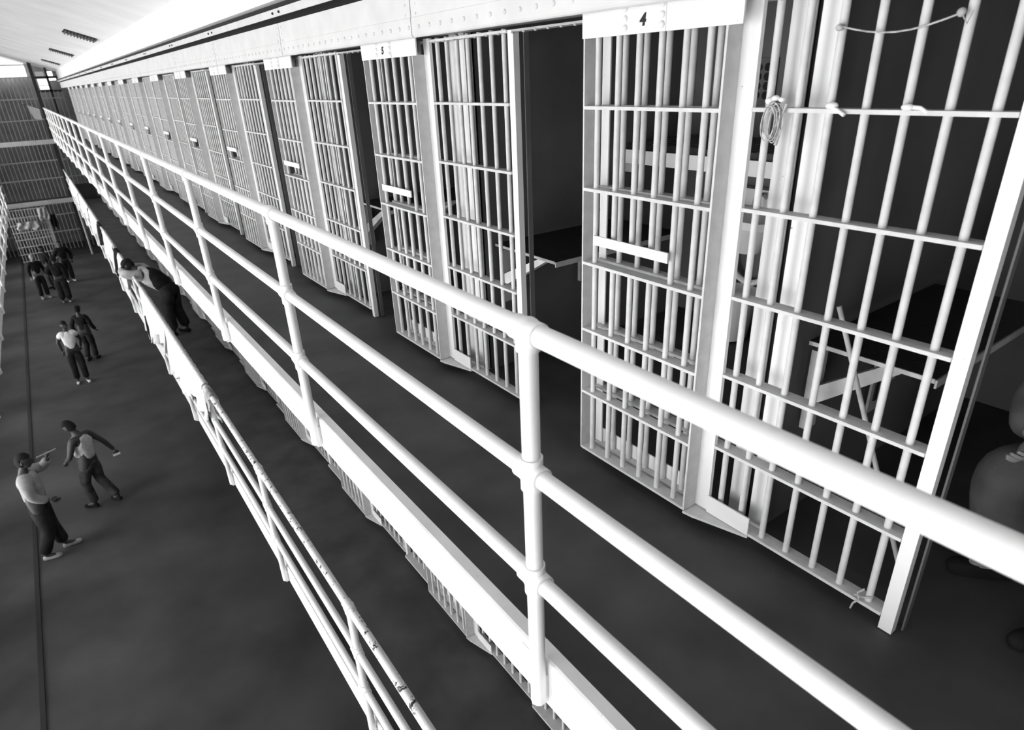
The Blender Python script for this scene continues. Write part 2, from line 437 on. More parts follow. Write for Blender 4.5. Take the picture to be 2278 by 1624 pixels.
# ------------------------------------------------------------------ gallery edge curbs
def curb(dz, label):
    t = thing('gallery_curb', label, 'curb', (0.93, 0, -1.80 + dz))
    for i in range(-1, 17):
        a, b = 1.27 + P * (i - 1), 1.27 + P * i
        b = min(b, YEND + 0.3)
        if b - a < 0.1: continue
        m = MB().prism_y([(0.985, -1.80 + dz), (0.985, -1.99 + dz), (0.975, -1.99 + dz), (0.975, -1.812 + dz), (0.942, -1.812 + dz), (0.937, -2.012 + dz), (0.927, -2.012 + dz),
                     (0.927, -1.815 + dz), (0.931, -1.805 + dz), (0.94, -1.80 + dz)], a + 0.0015, b - 0.0015)
        m.build('curb_plate', M_CURB, t)
        sp = MB().box(0.922, 0.927, a - 0.045, a + 0.06, -2.0 + dz, -1.83 + dz)
        sp.build('splice_plate', M_CURB, t)
        r = MB()
        for z in (-1.985, -1.955, -1.92, -1.885, -1.85): r.rivet((0.922, a + 0.04, z + dz), (-1, 0, 0), 0.007)
        r.build('rivet', M_CURB, t, True)['kind'] = 'stuff'
    return t
curb(0, 'white steel curb plate along the edge of the upper gallery floor')
curb(-TIER, 'white steel curb plate along the edge of the lower gallery floor')

# ------------------------------------------------------------------ railings
RZ = (-0.596, -1.027, -1.416)
XR = 0.892
def railing(dz, label, x=XR, s=1, y0=-1.0, y1=37.3):
    t = thing('railing', label, 'railing', (x, 0, -1.87 + dz), 'pipe railings')
    yp = [1.2 + P * i for i in range(-1, 17)]
    for r_i, z in enumerate(RZ):
        MB().tube((x, y0, z + dz), (x, y1, z + dz), 0.029 if r_i == 0 else 0.0265, 24, cap=True).build('rail', M_PIPE if dz == 0 or r_i else M_CHIP, t, True)
    for y in yp:
        near = y < 8
        nn = 24 if near else 12
        MB().tube((x, y, -1.962 + dz), (x, y, RZ[0] + dz), 0.0265, nn).ball((x, y, -1.962 + dz), 0.0265, None, 0.015, nn, 8).build('post', M_PIPE, t, True)
        for z in RZ:
            f = MB()
            f.tube((x, y - 0.05, z + dz), (x, y + 0.05, z + dz), 0.034, nn)
            f.tube((x, y, z + dz - 0.052), (x, y, z + dz + (0.0 if z == RZ[0] else 0.052)), 0.033, nn)
            f.ball((x, y, z + dz), 0.0385, None, None, nn, 12)
            f.build('tee_fitting', M_PIPE, t, True)
        MB().box(x + 0.0 * s if s > 0 else x - 0.045, x + 0.045 if s > 0 else x, y - 0.012, y + 0.012, -1.99 + dz, -1.86 + dz).build('bracket', M_PIPE, t)
    return t
railing(0, 'near white pipe railing with three rails along the upper gallery')
railing(-TIER, 'white pipe railing of the lower gallery, seen below, hung with laundry')
railing(-TIER, 'white pipe railing of the opposite catwalk at the left edge', -1.61, -1)
cw = thing('catwalk', 'narrow catwalk along the left wall under the windows', 'catwalk', (-1.66, 0, -4.55))
MB().box(-2.02, -1.66, -2.3, 36.5, -4.67, -4.55).build('deck', M_FLOOR, cw)
MB().box(-1.66, -1.645, -2.3, 36.5, -4.70, -4.48).build('edge_plate', M_CURB, cw)
for i in range(-1, 17):
    MB().box(-3.19, -1.70, 1.2 + P*i - 0.04, 1.2 + P*i + 0.04, -4.80, -4.67).build('bracket_beam', M_STEEL, cw)

# ------------------------------------------------------------------ end of the block
struct('wall_end', MB().box(-3.3, 4.3, 40.0, 40.2, GROUND, 3.2), M_DARKWALL)
o = struct('window_15', MB().prism_y([(-2.6, 0.74), (0.72, 0.74), (0.72, 1.30), (-0.2, 1.62), (-1.4, 2.0), (-2.6, 2.3)], 39.6, 39.7), M_ENDPANE)
MB().box(-2.6, 0.72, 39.5, 39.59, 1.22, 1.27).box(-0.55, -0.5, 39.5, 39.59, 0.74, 1.7).build('window_frame', M_STEEL, o)
o = struct('window_16', MB().box(1.06, 1.42, 39.3, 39.35, 0.17, 0.63), M_ENDPANE)
MB().box(1.06, 1.42, 39.2, 39.29, 0.33, 0.36).build('window_frame', M_STEEL, o)
struct('window_17', MB().box(1.50, 1.80, 39.3, 39.35, 0.55, 0.66), M_ENDPANE)
struct('window_18', MB().box(1.05, 1.38, 39.3, 39.35, 0.74, 0.94), emit('dim_end_glass', 0.35))
struct('window_19', MB().box(1.50, 1.72, 39.3, 39.35, 0.74, 0.94), M_ENDPANE)
scn = thing('end_screen', 'tall dark screen of vertical bars closing the far end of the block', 'bar screen', (-1.2, 38.4, GROUND))
b = MB(); x = -3.1
while x < 1.9:
    z1 = 0.70 if x < 0.8 else 0.1
    b.tube((x, 38.4, GROUND), (x, 38.4, z1), 0.018, 6); x += 0.165
o = b.build('bar', M_ENDBAR, scn, True)
for z in (-6.2, -5.4, -3.7, -2.9, -1.1, -0.2, 0.70):
    MB().box(-3.1, 1.8 if z < 0.2 else 0.82, 38.36, 38.44, z - 0.025, z + 0.025).build('crossbar', M_ENDBAR, scn)
o = MB().box(0.82, 0.96, 37.9, 38.1, GROUND, 1.30).build('iron_column', M_DARKCOL); tag(o, 'dark iron column standing at the far end beside the small bright windows', 'column')
o = MB().box(1.42, 1.50, 38.7, 38.8, -1.87, 1.1).box(0.96, 1.95, 38.7, 38.8, 0.64, 0.73).box(0.96, 1.9, 38.7, 38.8, 0.05, 0.14).build('window_framework', M_DARKCOL); tag(o, 'dark crossing steel bars in front of the small end windows', 'framework')
for nm, z, lab in (('cross_gallery', -1.965, 'upper cross gallery with a pale edge spanning the far end'), ('cross_gallery', -4.55, 'lower cross gallery with a pale edge above the barred cage gate')):
    t = thing(nm, lab, 'gallery', (-1, 37, z))
    MB().box(-3.2, 0.93, 36.65, 37.5, z - 0.1, z + 0.07).build('deck', M_FLOOR, t)
    MB().box(-3.2, 0.93, 36.6, 36.65, z - 0.11, z + 0.09).build('edge_beam', M_ENDBEAM, t)
o = MB().tube((0.95, 36.2, GROUND), (0.95, 36.2, -4.66), 0.05, 12).build('support_post', M_STEEL, None, True); tag(o, 'pale round post on the ground under the end of the lower gallery', 'post')
# cage gate on the ground
cg = thing('cage_gate', 'barred cage gate with a bright grid under the lower cross gallery', 'gate', (-1.05, 36.4, GROUND))
for i in range(8):
    z = -4.72 - i * 0.33
    MB().box(-1.80, -0.35, 36.38, 36.40, z - 0.02, z + 0.012).build('crossbar', M_STEEL, cg)
for i in range(13):
    MB().tube((-1.75 + i * 0.113, 36.42, GROUND), (-1.75 + i * 0.113, 36.42, -4.70), 0.014, 6).build('bar', M_ENDBEAM, cg, True)
MB().box(-0.36, -0.30, 36.35, 36.43, GROUND, -4.68).build('gate_post', M_STEEL, cg)
# crate on the lower gallery
o = MB().box(1.12, 1.86, 36.0, 36.6, -4.55, -3.93).box(1.10, 1.88, 35.98, 36.62, -3.93, -3.90).build('locker', M_SLAT); tag(o, 'black metal locker box at the far end of the lower gallery', 'locker')
# ceiling grilles
for i, y in enumerate((17.5, 24.55, 31.9)):
    t = thing('ceiling_grille', ['nearest of three long black louvred slots in the sloping ceiling', 'middle one of three long black louvred slots in the sloping ceiling', 'farthest of three long black louvred slots in the sloping ceiling'][i], 'ceiling vent', (1.45, y, sx(1.45)), 'ceiling slots')
    MB().prism_y([(1.185, sx(1.185) - 0.012), (1.72, sx(1.72) - 0.012), (1.72, sx(1.72) + 0.01), (1.185, sx(1.185) + 0.01)], y - 0.4, y + 0.4).build('grille_frame', M_SLAT, t)
    for k in range(10):
        x = 1.21 + k * 0.054
        MB().prism_y([(x, sx(x) - 0.045), (x + 0.014, sx(x + 0.014) - 0.045), (x + 0.014, sx(x + 0.014) - 0.01), (x, sx(x) - 0.01)], y - 0.38, y + 0.38).build('louvre', mat('louvre_grey', 0.10) if (i == 0 and k == 0) else bpy.data.materials['louvre_grey'], t)

# ------------------------------------------------------------------ inside the cells
def wall_desk(k, label, depth=0.60):
    y1 = 3.331 + (k - 1) * P; y0 = y1 - depth
    t = thing('wall_desk', label, 'desk', (2.25, y1, -1.0))
    MB().prism([(2.24, y0), (3.3, y0), (3.3, y1), (2.24, y1)], -0.995, -0.985).build('desk_top', M_BLACK, t)
    MB().box(2.238, 2.246, y0, y1, -1.003, -0.987).box(2.24, 3.3, y0 - 0.008, y0 - 0.001, -1.02, -0.99).build('edge_strip', M_STEEL, t)
    for x in (2.27, 2.95):
        MB().add([(x, y0 + 0.10, -1.004), (x + 0.05, y0 + 0.10, -1.004), (x + 0.05, y0 + 0.17, -1.004), (x, y0 + 0.17, -1.004),
                  (x, y1 - 0.03, -1.27), (x + 0.05, y1 - 0.03, -1.27), (x + 0.05, y1 - 0.03, -1.19), (x, y1 - 0.03, -1.19)],
                 [(0, 1, 2, 3), (4, 7, 6, 5), (0, 4, 5, 1), (1, 5, 6, 2), (2, 6, 7, 3), (3, 7, 4, 0)]).build('brace', M_WHITE if k == 1 else M_STEEL, t)
        MB().box(x - 0.01, x + 0.06, y1 - 0.035, y1 - 0.005, -1.38, -1.03).build('wall_plate', M_STEEL, t)
    return t
wall_desk(1, 'black-topped wall desk on white braces seen through the open doorway')
wall_desk(0, 'black-topped wall desk with a light front edge behind the broom handle in the dark cell', 0.45)
wall_desk(2, 'dark wall desk edge in the cell of the gate numbered 5')

def bunk(k, label):
    y0, y1 = 1.33 + k * P, 3.33 + k * P
    t = thing('bunk', label, 'bunk bed', (3.36, (y0 + y1) / 2, -0.6))
    MB().box(3.35, 3.37, y0, y1, -0.60, -0.51).box(3.37, 4.1, y0, y0 + 0.02, -0.60, -0.53).box(3.37, 4.1, y1 - 0.02, y1, -0.60, -0.53).build('frame', M_WHITE, t)
    m = MB(); m.box(3.375, 4.1, y0 + 0.03, y1 - 0.03, -0.57, -0.47); m.build('mattress', M_BLACK, t)
    st = MB()
    for i in range(24): st.box(3.38, 4.09, y0 + 0.06 + i * 0.08, y0 + 0.066 + i * 0.08, -0.47, -0.468)
    st.build('ticking_stripe', M_STEEL, t)
    MB().box(3.36, 3.375, y1 - 0.12, y1 - 0.02, -0.66, -0.60).build('hinge', M_STEEL, t)
    return t
bunk(0, 'bunk with white frame and black striped mattress behind the gate numbered 4')
bunk(1, 'bunk with pale frame in the cell behind the gate numbered 5')
# wall vent of round holes
t = thing('wall_vent', 'plate of round dark holes high on the back wall of the cell', 'vent', (4.115, 2.8, -0.1))
MB().box(4.105, 4.118, 2.68, 3.07, -0.26, 0.03).build('vent_plate', M_CELL, t)
for i in range(5):
    for j in range(4):
        MB().tube((4.1, 2.75 + i * 0.070, -0.025 - j * 0.058), (4.106, 2.75 + i * 0.070, -0.025 - j * 0.058), 0.026, 14).build('hole', M_BLACK, t)
# basin and toilet on the back wall
t = thing('wash_basin', 'small white wash basin on the back wall under the bunk', 'basin', (3.9, 2.58, -1.0))
MB().prism([(3.66, 2.40), (3.66, 2.78), (3.74, 2.84), (4.10, 2.84), (4.10, 2.34), (3.74, 2.34)], -1.0, -0.95).build('rim', M_PORC, t)
MB().tube((3.88, 2.59, -1.2), (3.88, 2.59, -1.0), 0.09, 16, 0.19).build('bowl', M_PORC, t, True)
MB().box(4.02, 4.10, 2.36, 2.82, -0.95, -0.80).build('splashback', M_PORC, t)
MB().path([(4.04, 2.59, -0.86), (3.98, 2.59, -0.82), (3.9, 2.59, -0.83), (3.88, 2.59, -0.88)], 0.014).build('tap', M_STEEL, t, True)
t = thing('toilet', 'white toilet with raised seat on the back wall of the cell', 'toilet', (3.85, 2.62, -1.87))
MB().tube((3.86, 2.66, -1.85), (3.84, 2.66, -1.50), 0.13, 20, 0.19).build('bowl', M_PORC, t, True)
pts = [(3.99 - 0.05 * math.sin(a), 2.66 + 0.17 * math.cos(a), -1.27 + 0.21 * math.sin(a)) for a in [2 * PI * i / 24 for i in range(25)]]
MB().path(pts, 0.024).build('seat', M_PORC, t, True)
# broom handle leaning in the dark cell
o = MB().tube((2.15, 1.045, -0.79), (2.22, 0.64, -1.83), 0.009, 12).build('broom_handle', M_WOOD, None, True); tag(o, 'pale broom handle leaning in the dark cell behind the nearest fixed grille', 'broom handle')
# mounting brackets on the dark cell wall
for i, (yy, xx) in enumerate(((1.172, 2.9), (1.172, 3.45))):
    t = thing('wall_bracket', ['grey slotted wall bracket left of the leaning broom handle', 'fainter grey slotted wall bracket right of the leaning broom handle'][i], 'bracket', (xx, yy, -1.3))
    MB().box(xx - 0.06, xx + 0.06, yy - 0.012, yy, -1.52, -1.2).build('plate', M_STEEL, t)
    MB().box(xx - 0.035, xx - 0.01, yy - 0.02, yy - 0.012, -1.46, -1.26).box(xx - 0.035, xx + 0.035, yy - 0.02, yy - 0.012, -1.27, -1.24).build('hook', M_SLAT, t)
# clothes line, ties, cord coil
pts = [(1.985, 1.112 - i * 0.04, 0.088 - 0.030 * math.sin(PI * i / 8) + 0.01 * i / 8) for i in range(9)]
t = thing('string_line', 'thin sagging string tied between bars at the top of the nearest grille', 'string', (1.985, 0.95, 0.08))
MB().path(pts, 0.0025, 6).build('string', M_ROPE, t, True)
MB().ball((1.985, 1.112, 0.085), 0.014, 0.012, 0.010).ball((1.985, 0.80, 0.097), 0.011).path([(1.985, 0.80, 0.097), (1.98, 0.78, 0.07), (1.985, 0.775, 0.10)], 0.002, 6).build('knot', M_ROPE, t, True)
t = thing('cord_coil', 'coil of thin cord hanging from the top crossbar of the nearest grille', 'cord', (1.97, 1.28, -0.15))
rnd = random.Random(4)
for i in range(7):
    c = (1.972, 1.279 + rnd.uniform(-0.012, 0.012), -0.175 + rnd.uniform(-0.006, 0.006)); ry = 0.022 + rnd.uniform(-0.005, 0.006); rz = 0.050 + rnd.uniform(-0.006, 0.01)
    pts = [(c[0] - 0.003 * i + 0.002 * math.sin(3*a), c[1] + ry * math.cos(a), c[2] + rz * math.sin(a)) for a in [2 * PI * j / 20 for j in range(21)]]
    MB().path(pts, 0.0022, 6).build('loop', M_ROPE, t, True)
MB().path([(1.972, 1.30, -0.115), (1.965, 1.27, -0.15), (1.968, 1.25, -0.20), (1.972, 1.262, -0.245)], 0.006, 8).path([(1.972, 1.24, -0.12), (1.968, 1.255, -0.17), (1.97, 1.262, -0.24)], 0.004, 6).build('tail', M_ROPE, t, True)
MB().ball((1.98, 1.305, -0.112), 0.018, 0.016, 0.012).ball((1.978, 1.285, -0.104), 0.012, 0.014, 0.009).ball((1.976, 1.262, -0.108), 0.010, 0.012, 0.008).build('knot', M_CLOTH, t, True)
def tie(y, z, r, lab, tail):
    t = thing('rag_tie', lab, 'tie', (1.98, y, z))
    MB().ball((1.985, y, z), r, r * 1.4, r * 0.8).build('knot', M_CLOTH, t, True)
    MB().path(tail, 0.006, 8).build('tail', M_CLOTH, t, True)
tie(1.098, -0.125, 0.014, 'white rag knotted at the top crossbar beside the white wall channels', [(1.98, 1.095, -0.128), (1.976, 1.075, -0.136), (1.974, 1.05, -0.150)])
tie(0.882, -0.126, 0.012, 'small white tie around a bar of the nearest grille, right of the rag', [(1.985, 0.88, -0.125), (1.99, 0.85, -0.128), (1.99, 0.83, -0.14)])
t = thing('string_scrap', 'scrap of string knotted at the foot of the rightmost bar', 'string', (1.985, 0.70, -1.79))
MB().path([(1.995, 0.69, -1.74), (1.983, 0.705, -1.76), (1.98, 0.695, -1.785), (1.976, 0.71, -1.81), (1.978, 0.715, -1.84)], 0.0035, 6).path([(2.0, 0.665, -1.765), (1.982, 0.69, -1.77), (1.983, 0.715, -1.775)], 0.0035, 6).build('string', M_ROPE, t, True)
t = None

# ------------------------------------------------------------------ laundry on the lower railing
def cloth(name, label, y0, y1, din, dout, m, seed, x=XR, z=RZ[0] - TIER, cat='laundry', group='laundry over the lower railing', bulge=0.03, r=0.033):
    rnd = random.Random(seed); mb = MB()
    ny = max(10, int((y1 - y0) / 0.06)); rows = []
    ph = [rnd.uniform(0, 6) for _ in range(4)]
    for i in range(ny + 1):
        u = i / ny; y = y0 + (y1 - y0) * u
        do = dout * (1 + 0.10 * math.sin(u * 7 + ph[0]) + 0.05 * math.sin(u * 17 + ph[1])); di = din * (1 + 0.08 * math.sin(u * 6 + ph[2]))
        wv = lambda d: bulge * d / 0.4 * (0.6 + math.sin(u * (y1 - y0) * 14 + ph[3]) * 0.7 + 0.35 * math.sin(u * (y1 - y0) * 31 + ph[1]))
        row = []
        for j in range(6): d = di * (1 - j / 6); row.append((x + r + 0.3 * wv(d) + 0.02, y, z - d))
        for j in range(7): a = PI * j / 6; row.append((x + (r + 0.012 * math.sin(u * 40 + ph[2])) * math.cos(a), y, z + (r + 0.006) * math.sin(a)))
        for j in range(1, 9): d = do * j / 8; row.append((x - r - wv(d) * 1.2 - 0.01, y + 0.03 * math.sin(j + ph[0] + u * 3), z - d))
        rows.append(row)
    nr = len(rows[0]); vs = [p for r_ in rows for p in r_]
    fs = [(i * nr + j, (i + 1) * nr + j, (i + 1) * nr + j + 1, i * nr + j + 1) for i in range(ny) for j in range(nr - 1)]
    mb.add(vs, fs)
    o = mb.build(name, m, None, True); tag(o, label, cat, group)
    sm = o.modifiers.new('solid', 'SOLIDIFY'); sm.thickness = 0.007; sm.offset = 0
    return o
cloth('towel', 'rumpled grey towel at the near end of the laundry', 7.35, 7.75, 0.10, 0.16, M_CLOTHG, 1)
cloth('sheet', 'nearest white sheet draped over the lower railing', 7.6, 9.0, 0.45, 0.42, M_CLOTH, 2, bulge=0.035)
cloth('sheet', 'second white sheet from the near end of the lower railing', 8.95, 10.3, 0.50, 0.62, M_CLOTH, 3, bulge=0.03)
cloth('blanket', 'white blanket third along the lower railing', 10.25, 11.6, 0.42, 0.35, M_CLOTH, 4, bulge=0.05)
cloth('sheet', 'white sheet hanging just nearer than the leaning man', 11.6, 12.9, 0.38, 0.75, M_CLOTH, 5)
o = MB().path([(0.84, 12.0, -3.95), (0.79, 12.25, -4.02), (0.80, 12.5, -3.93), (0.83, 12.6, -3.7)], 0.035, 10).build('belt', M_CLOTHD, None, True); tag(o, 'dark strap hanging below the white sheet nearer than the leaning man', 'strap')
cloth('shirt', 'pale shirt hung on the lower railing just beyond the leaning man', 14.9, 16.2, 0.3, 0.55, M_CLOTH, 6, group='laundry beyond the leaning man')
cloth('trousers', 'dark trousers hung over the lower railing beyond the leaning man', 16.2, 16.8, 0.35, 0.50, M_CLOTHD, 7, group='laundry beyond the leaning man', bulge=0.05)
cloth('sheet', 'white sheet beyond the dark trousers on the lower railing', 17.1, 19.4, 0.3, 0.5, M_CLOTH, 8, group='laundry beyond the leaning man')
cloth('jacket', 'small dark jacket between white sheets on the lower railing', 20.0, 20.8, 0.35, 0.5, M_CLOTHD, 9, group='laundry beyond the leaning man')
cloth('sheet', 'white sheet just beyond the small dark jacket on the lower railing', 20.9, 23.5, 0.3, 0.45, M_CLOTH, 10, group='laundry beyond the leaning man')
cloth('sheet', 'long white sheet second farthest on the lower railing', 24.0, 27.4, 0.3, 0.4, M_CLOTH, 11, group='laundry beyond the leaning man')
cloth('sheet', 'farthest white sheet on the lower railing near the black locker', 28.0, 32.5, 0.3, 0.4, M_CLOTH, 12, group='laundry beyond the leaning man')
# laundry on the opposite catwalk, bellying out below its edge
for i, (a, b_, d) in enumerate(((8.6, 12.6, 1.0), (13.2, 15.4, 1.0), (16.0, 19.4, 1.0), (20.0, 24.5, 0.9))):
    cloth('sheet', ['nearest white sheet hung on the opposite catwalk at the left edge', 'second white sheet hung on the opposite catwalk', 'third white sheet hung on the opposite catwalk', 'farthest white sheet hung on the opposite catwalk'][i],
          a, b_, 0.4, d, M_CLOTH, 30 + i, x=-1.61, group='laundry on the opposite catwalk')
o = MB().tube((0.15, 36.565, -0.38), (0.89, 36.565, -0.64), 0.012, 8).tube((0.2, 36.565, -0.40), (0.2, 36.565, -1.90), 0.012, 8).build('guard_rail', M_DARKCOL, None, True); tag(o, 'short dark guard rail at the far corner of the upper cross gallery', 'rail')
# flat pale piece added as stand-in for the railing continuing past the far corner
o = MB().prism_y([(0.30, -0.42), (0.72, -0.60), (0.70, -1.05), (0.42, -1.0)], 36.55, 36.58).build('towel', M_ENDBEAM); tag(o, 'pale flat stand-in for the farther railing at the far corner', 'towel')
t = None
# clothes on the cage gate
def hang(name, label, x0, x1, y, z0, z1, m, seed):
    rnd = random.Random(seed); vs = []; fs = []; nx, nz = 12, 12
    for i in range(nx + 1):
        for j in range(nz + 1):
            u, v = i / nx, j / nz; k = 0.75 + 0.25 * math.sin(v * PI) + 0.08 * math.sin(v * 9 + seed)
            vs.append(((x0 + x1) / 2 + (u - 0.5) * (x1 - x0) * k, y + 0.05 * math.sin(u * 14 + v * 3 + seed), z1 + (z0 - z1) * v * (0.9 + 0.12 * math.sin(u * 6 + seed))))
    for i in range(nx):
        for j in range(nz): a = i * (nz + 1) + j; fs.append((a, a + 1, a + nz + 2, a + nz + 1))
    o = MB().add(vs, fs).build(name, m, None, True); tag(o, label, 'laundry', 'laundry on the cage gate')
    sm = o.modifiers.new('solid', 'SOLIDIFY'); sm.thickness = 0.02; sm.offset = 0
hang('shirt', 'pale shirt hanging at the top right of the cage gate', -0.62, -0.22, 36.25, -5.3, -4.72, M_CLOTHG, 1)
hang('rag', 'pale rag spread across the middle of the cage gate', -1.55, -0.7, 36.25, -5.65, -5.25, M_CLOTHG, 2)
hang('jacket', 'black jacket hanging beside the cage gate post', -0.24, 0.02, 36.2, -5.75, -5.05, M_CLOTHD, 3)

# ------------------------------------------------------------------ people
def skin_geo(nodes, edges, sub=1):
    """nodes: list of (pos, radius); returns verts, faces of the skinned surface"""
    me = bpy.data.meshes.new('s'); me.from_pydata([n[0] for n in nodes], edges, [])
    ob = bpy.data.objects.new('s', me); C.objects.link(ob)
    sk = ob.modifiers.new('skin', 'SKIN'); sk.use_smooth_shade = True
    if not me.skin_vertices: me.skin_vertices.new()
    for i, n in enumerate(nodes):
        me.skin_vertices[0].data[i].radius = (n[1], n[1])
        me.skin_vertices[0].data[i].use_root = (i == 0)
    sb = ob.modifiers.new('sub', 'SUBSURF'); sb.levels = sub; sb.render_levels = sub
    dg = bpy.context.evaluated_depsgraph_get(); e = bpy.data.meshes.new_from_object(ob.evaluated_get(dg))
    vs = [tuple(v.co) for v in e.vertices]; fs = [tuple(p.vertices) for p in e.polygons]
    bpy.data.objects.remove(ob); bpy.data.meshes.remove(me); bpy.data.meshes.remove(e)
    return vs, fs
def chain(groups, sub=1):
    """groups: list of chains; each a list of (pos, r); equal positions are merged"""
    nodes = []; edges = []; idx = {}
    for g in groups:
        prev = None
        for p, r in g:
            key = tuple(round(c, 4) for c in p)
            if key not in idx: idx[key] = len(nodes); nodes.append((tuple(p), r))
            i = idx[key]
            if prev is not None and prev != i: edges.append((prev, i))
            prev = i
    return skin_geo(nodes, edges, sub)
def lerp(a, b, t): return tuple(a[i] + (b[i] - a[i]) * t for i in range(3))
def hand_geo(wrist, direc, side, curl=0.4):
    """palm with five separate, unequal, bent fingers"""
    mb = MB(); d = Vector(direc).normalized()
    up = Vector(side); up = (up - d * up.dot(d)); up = up.normalized() if up.length > 1e-3 else d.orthogonal().normalized()
    nrm = d.cross(up).normalized(); W = Vector(wrist)
    v, f = chain([[(tuple(W), 0.026), (tuple(W + d * 0.04), 0.028), (tuple(W + d * 0.08), 0.027)],
                  [(tuple(W + d * 0.04), 0.028), (tuple(W + d * 0.075 + up * 0.026), 0.016)], [(tuple(W + d * 0.04), 0.028), (tuple(W + d * 0.075 - up * 0.026), 0.016)]], 1)
    mb.add(v, f)
    for k, (off, ln) in enumerate(((0.031, 0.072), (0.011, 0.082), (-0.011, 0.076), (-0.031, 0.058))):
        b0 = W + d * 0.07 + up * off; a1 = d * math.cos(curl) + nrm * math.sin(curl); a2 = d * math.cos(curl * 2.4) + nrm * math.sin(curl * 2.4)
        p1 = b0 + a1 * ln * 0.5; p2 = p1 + a2 * ln * 0.5
        v, f = chain([[(tuple(b0), 0.010), (tuple(p1), 0.009), (tuple(p2), 0.0075)]], 1); mb.add(v, f)
    b0 = W + d * 0.025 + up * 0.022
    v, f = chain([[(tuple(b0), 0.013), (tuple(b0 + up * 0.03 + d * 0.025 + nrm * 0.01), 0.011), (tuple(b0 + up * 0.034 + d * 0.06 + nrm * 0.03), 0.009)]], 1); mb.add(v, f)
    return mb.v, mb.f
def head_geo(c, fwd, upv):
    f = Vector(fwd).normalized(); u = Vector(upv); u = (u - f * u.dot(f)).normalized(); r = f.cross(u)
    vs = []; fs = []; nu, nv = 24, 18
    def sh(x, y, z):        # local head shape, y forward
        k = 1.0
        if z < 0: k = 1 + 0.28 * z / 0.115
        X = x * k; Y = y * (1 + (0.10 * z / 0.115 if z < 0 and y < 0 else 0)); Z = z
        if y > 0:
            Y = y * 0.96
            Y += 0.026 * math.exp(-(X / 0.012) ** 2 - ((z + 0.022) / 0.020) ** 2)      # nose
            Y += 0.010 * math.exp(-(X / 0.010) ** 2 - ((z - 0.005) / 0.022) ** 2)
            Y -= 0.012 * (math.exp(-((X - 0.032) / 0.016) ** 2 - ((z - 0.008) / 0.012) ** 2) + math.exp(-((X + 0.032) / 0.016) ** 2 - ((z - 0.008) / 0.012) ** 2))
            Y += 0.008 * math.exp(-(X / 0.024) ** 2 - ((z + 0.058) / 0.010) ** 2)      # lips
            Y += 0.008 * math.exp(-(X / 0.024) ** 2 - ((z + 0.098) / 0.014) ** 2)      # chin
        return X, Y, Z
    def put(x, y, z): return tuple(Vector(c) + r * x + f * y + u * z)
    pts = [(0, 0, 0.118)]
    for j in range(1, nv):
        a = PI * j / nv
        for i in range(nu):
            t_ = 2 * PI * i / nu; pts.append((0.076 * math.sin(a) * math.cos(t_), 0.097 * math.sin(a) * math.sin(t_), 0.118 * math.cos(a)))
    pts.append((0, 0, -0.118)); vs = [put(*sh(*p)) for p in pts]; e = len(vs) - 1
    for i in range(nu):
        fs.append((0, 1 + i, 1 + (i + 1) % nu))
        for j in range(nv - 2):
            a0 = 1 + j * nu; b0 = a0 + nu; fs.append((a0 + i, b0 + i, b0 + (i + 1) % nu, a0 + (i + 1) % nu))
        a0 = 1 + (nv - 2) * nu; fs.append((a0 + i, e, a0 + (i + 1) % nu))
    mb = MB().add(vs, fs)
    for s in (-1, 1):
        m2 = MB().ball((0, 0, 0), 0.010, 0.020, 0.030, 8, 6); mb.add([put(s * 0.077 + x, -0.008 + y, z - 0.006) for x, y, z in m2.v], m2.f)
    hair = MB(); hp = [p for p in pts]
    hv = []
    for p in pts:
        k = 1.13 if (p[2] > 0.045 or p[1] < -0.01 and p[2] > -0.06) else 0.93
        if p[2] <= 0.045 and p[1] >= -0.01: k = 0.90
        hv.append(put(p[0] * k, p[1] * k - 0.003, p[2] * k + 0.004))
    hair.add(hv, fs)
    eyes = MB()
    for s in (-1, 1):
        m2 = MB().ball((0, 0, 0), 0.011, 0.008, 0.006, 8, 6); eyes.add([put(s * 0.031 + x, 0.081 + y, z + 0.009) for x, y, z in m2.v], m2.f)
    return mb, hair, eyes, (put, f, u, r)

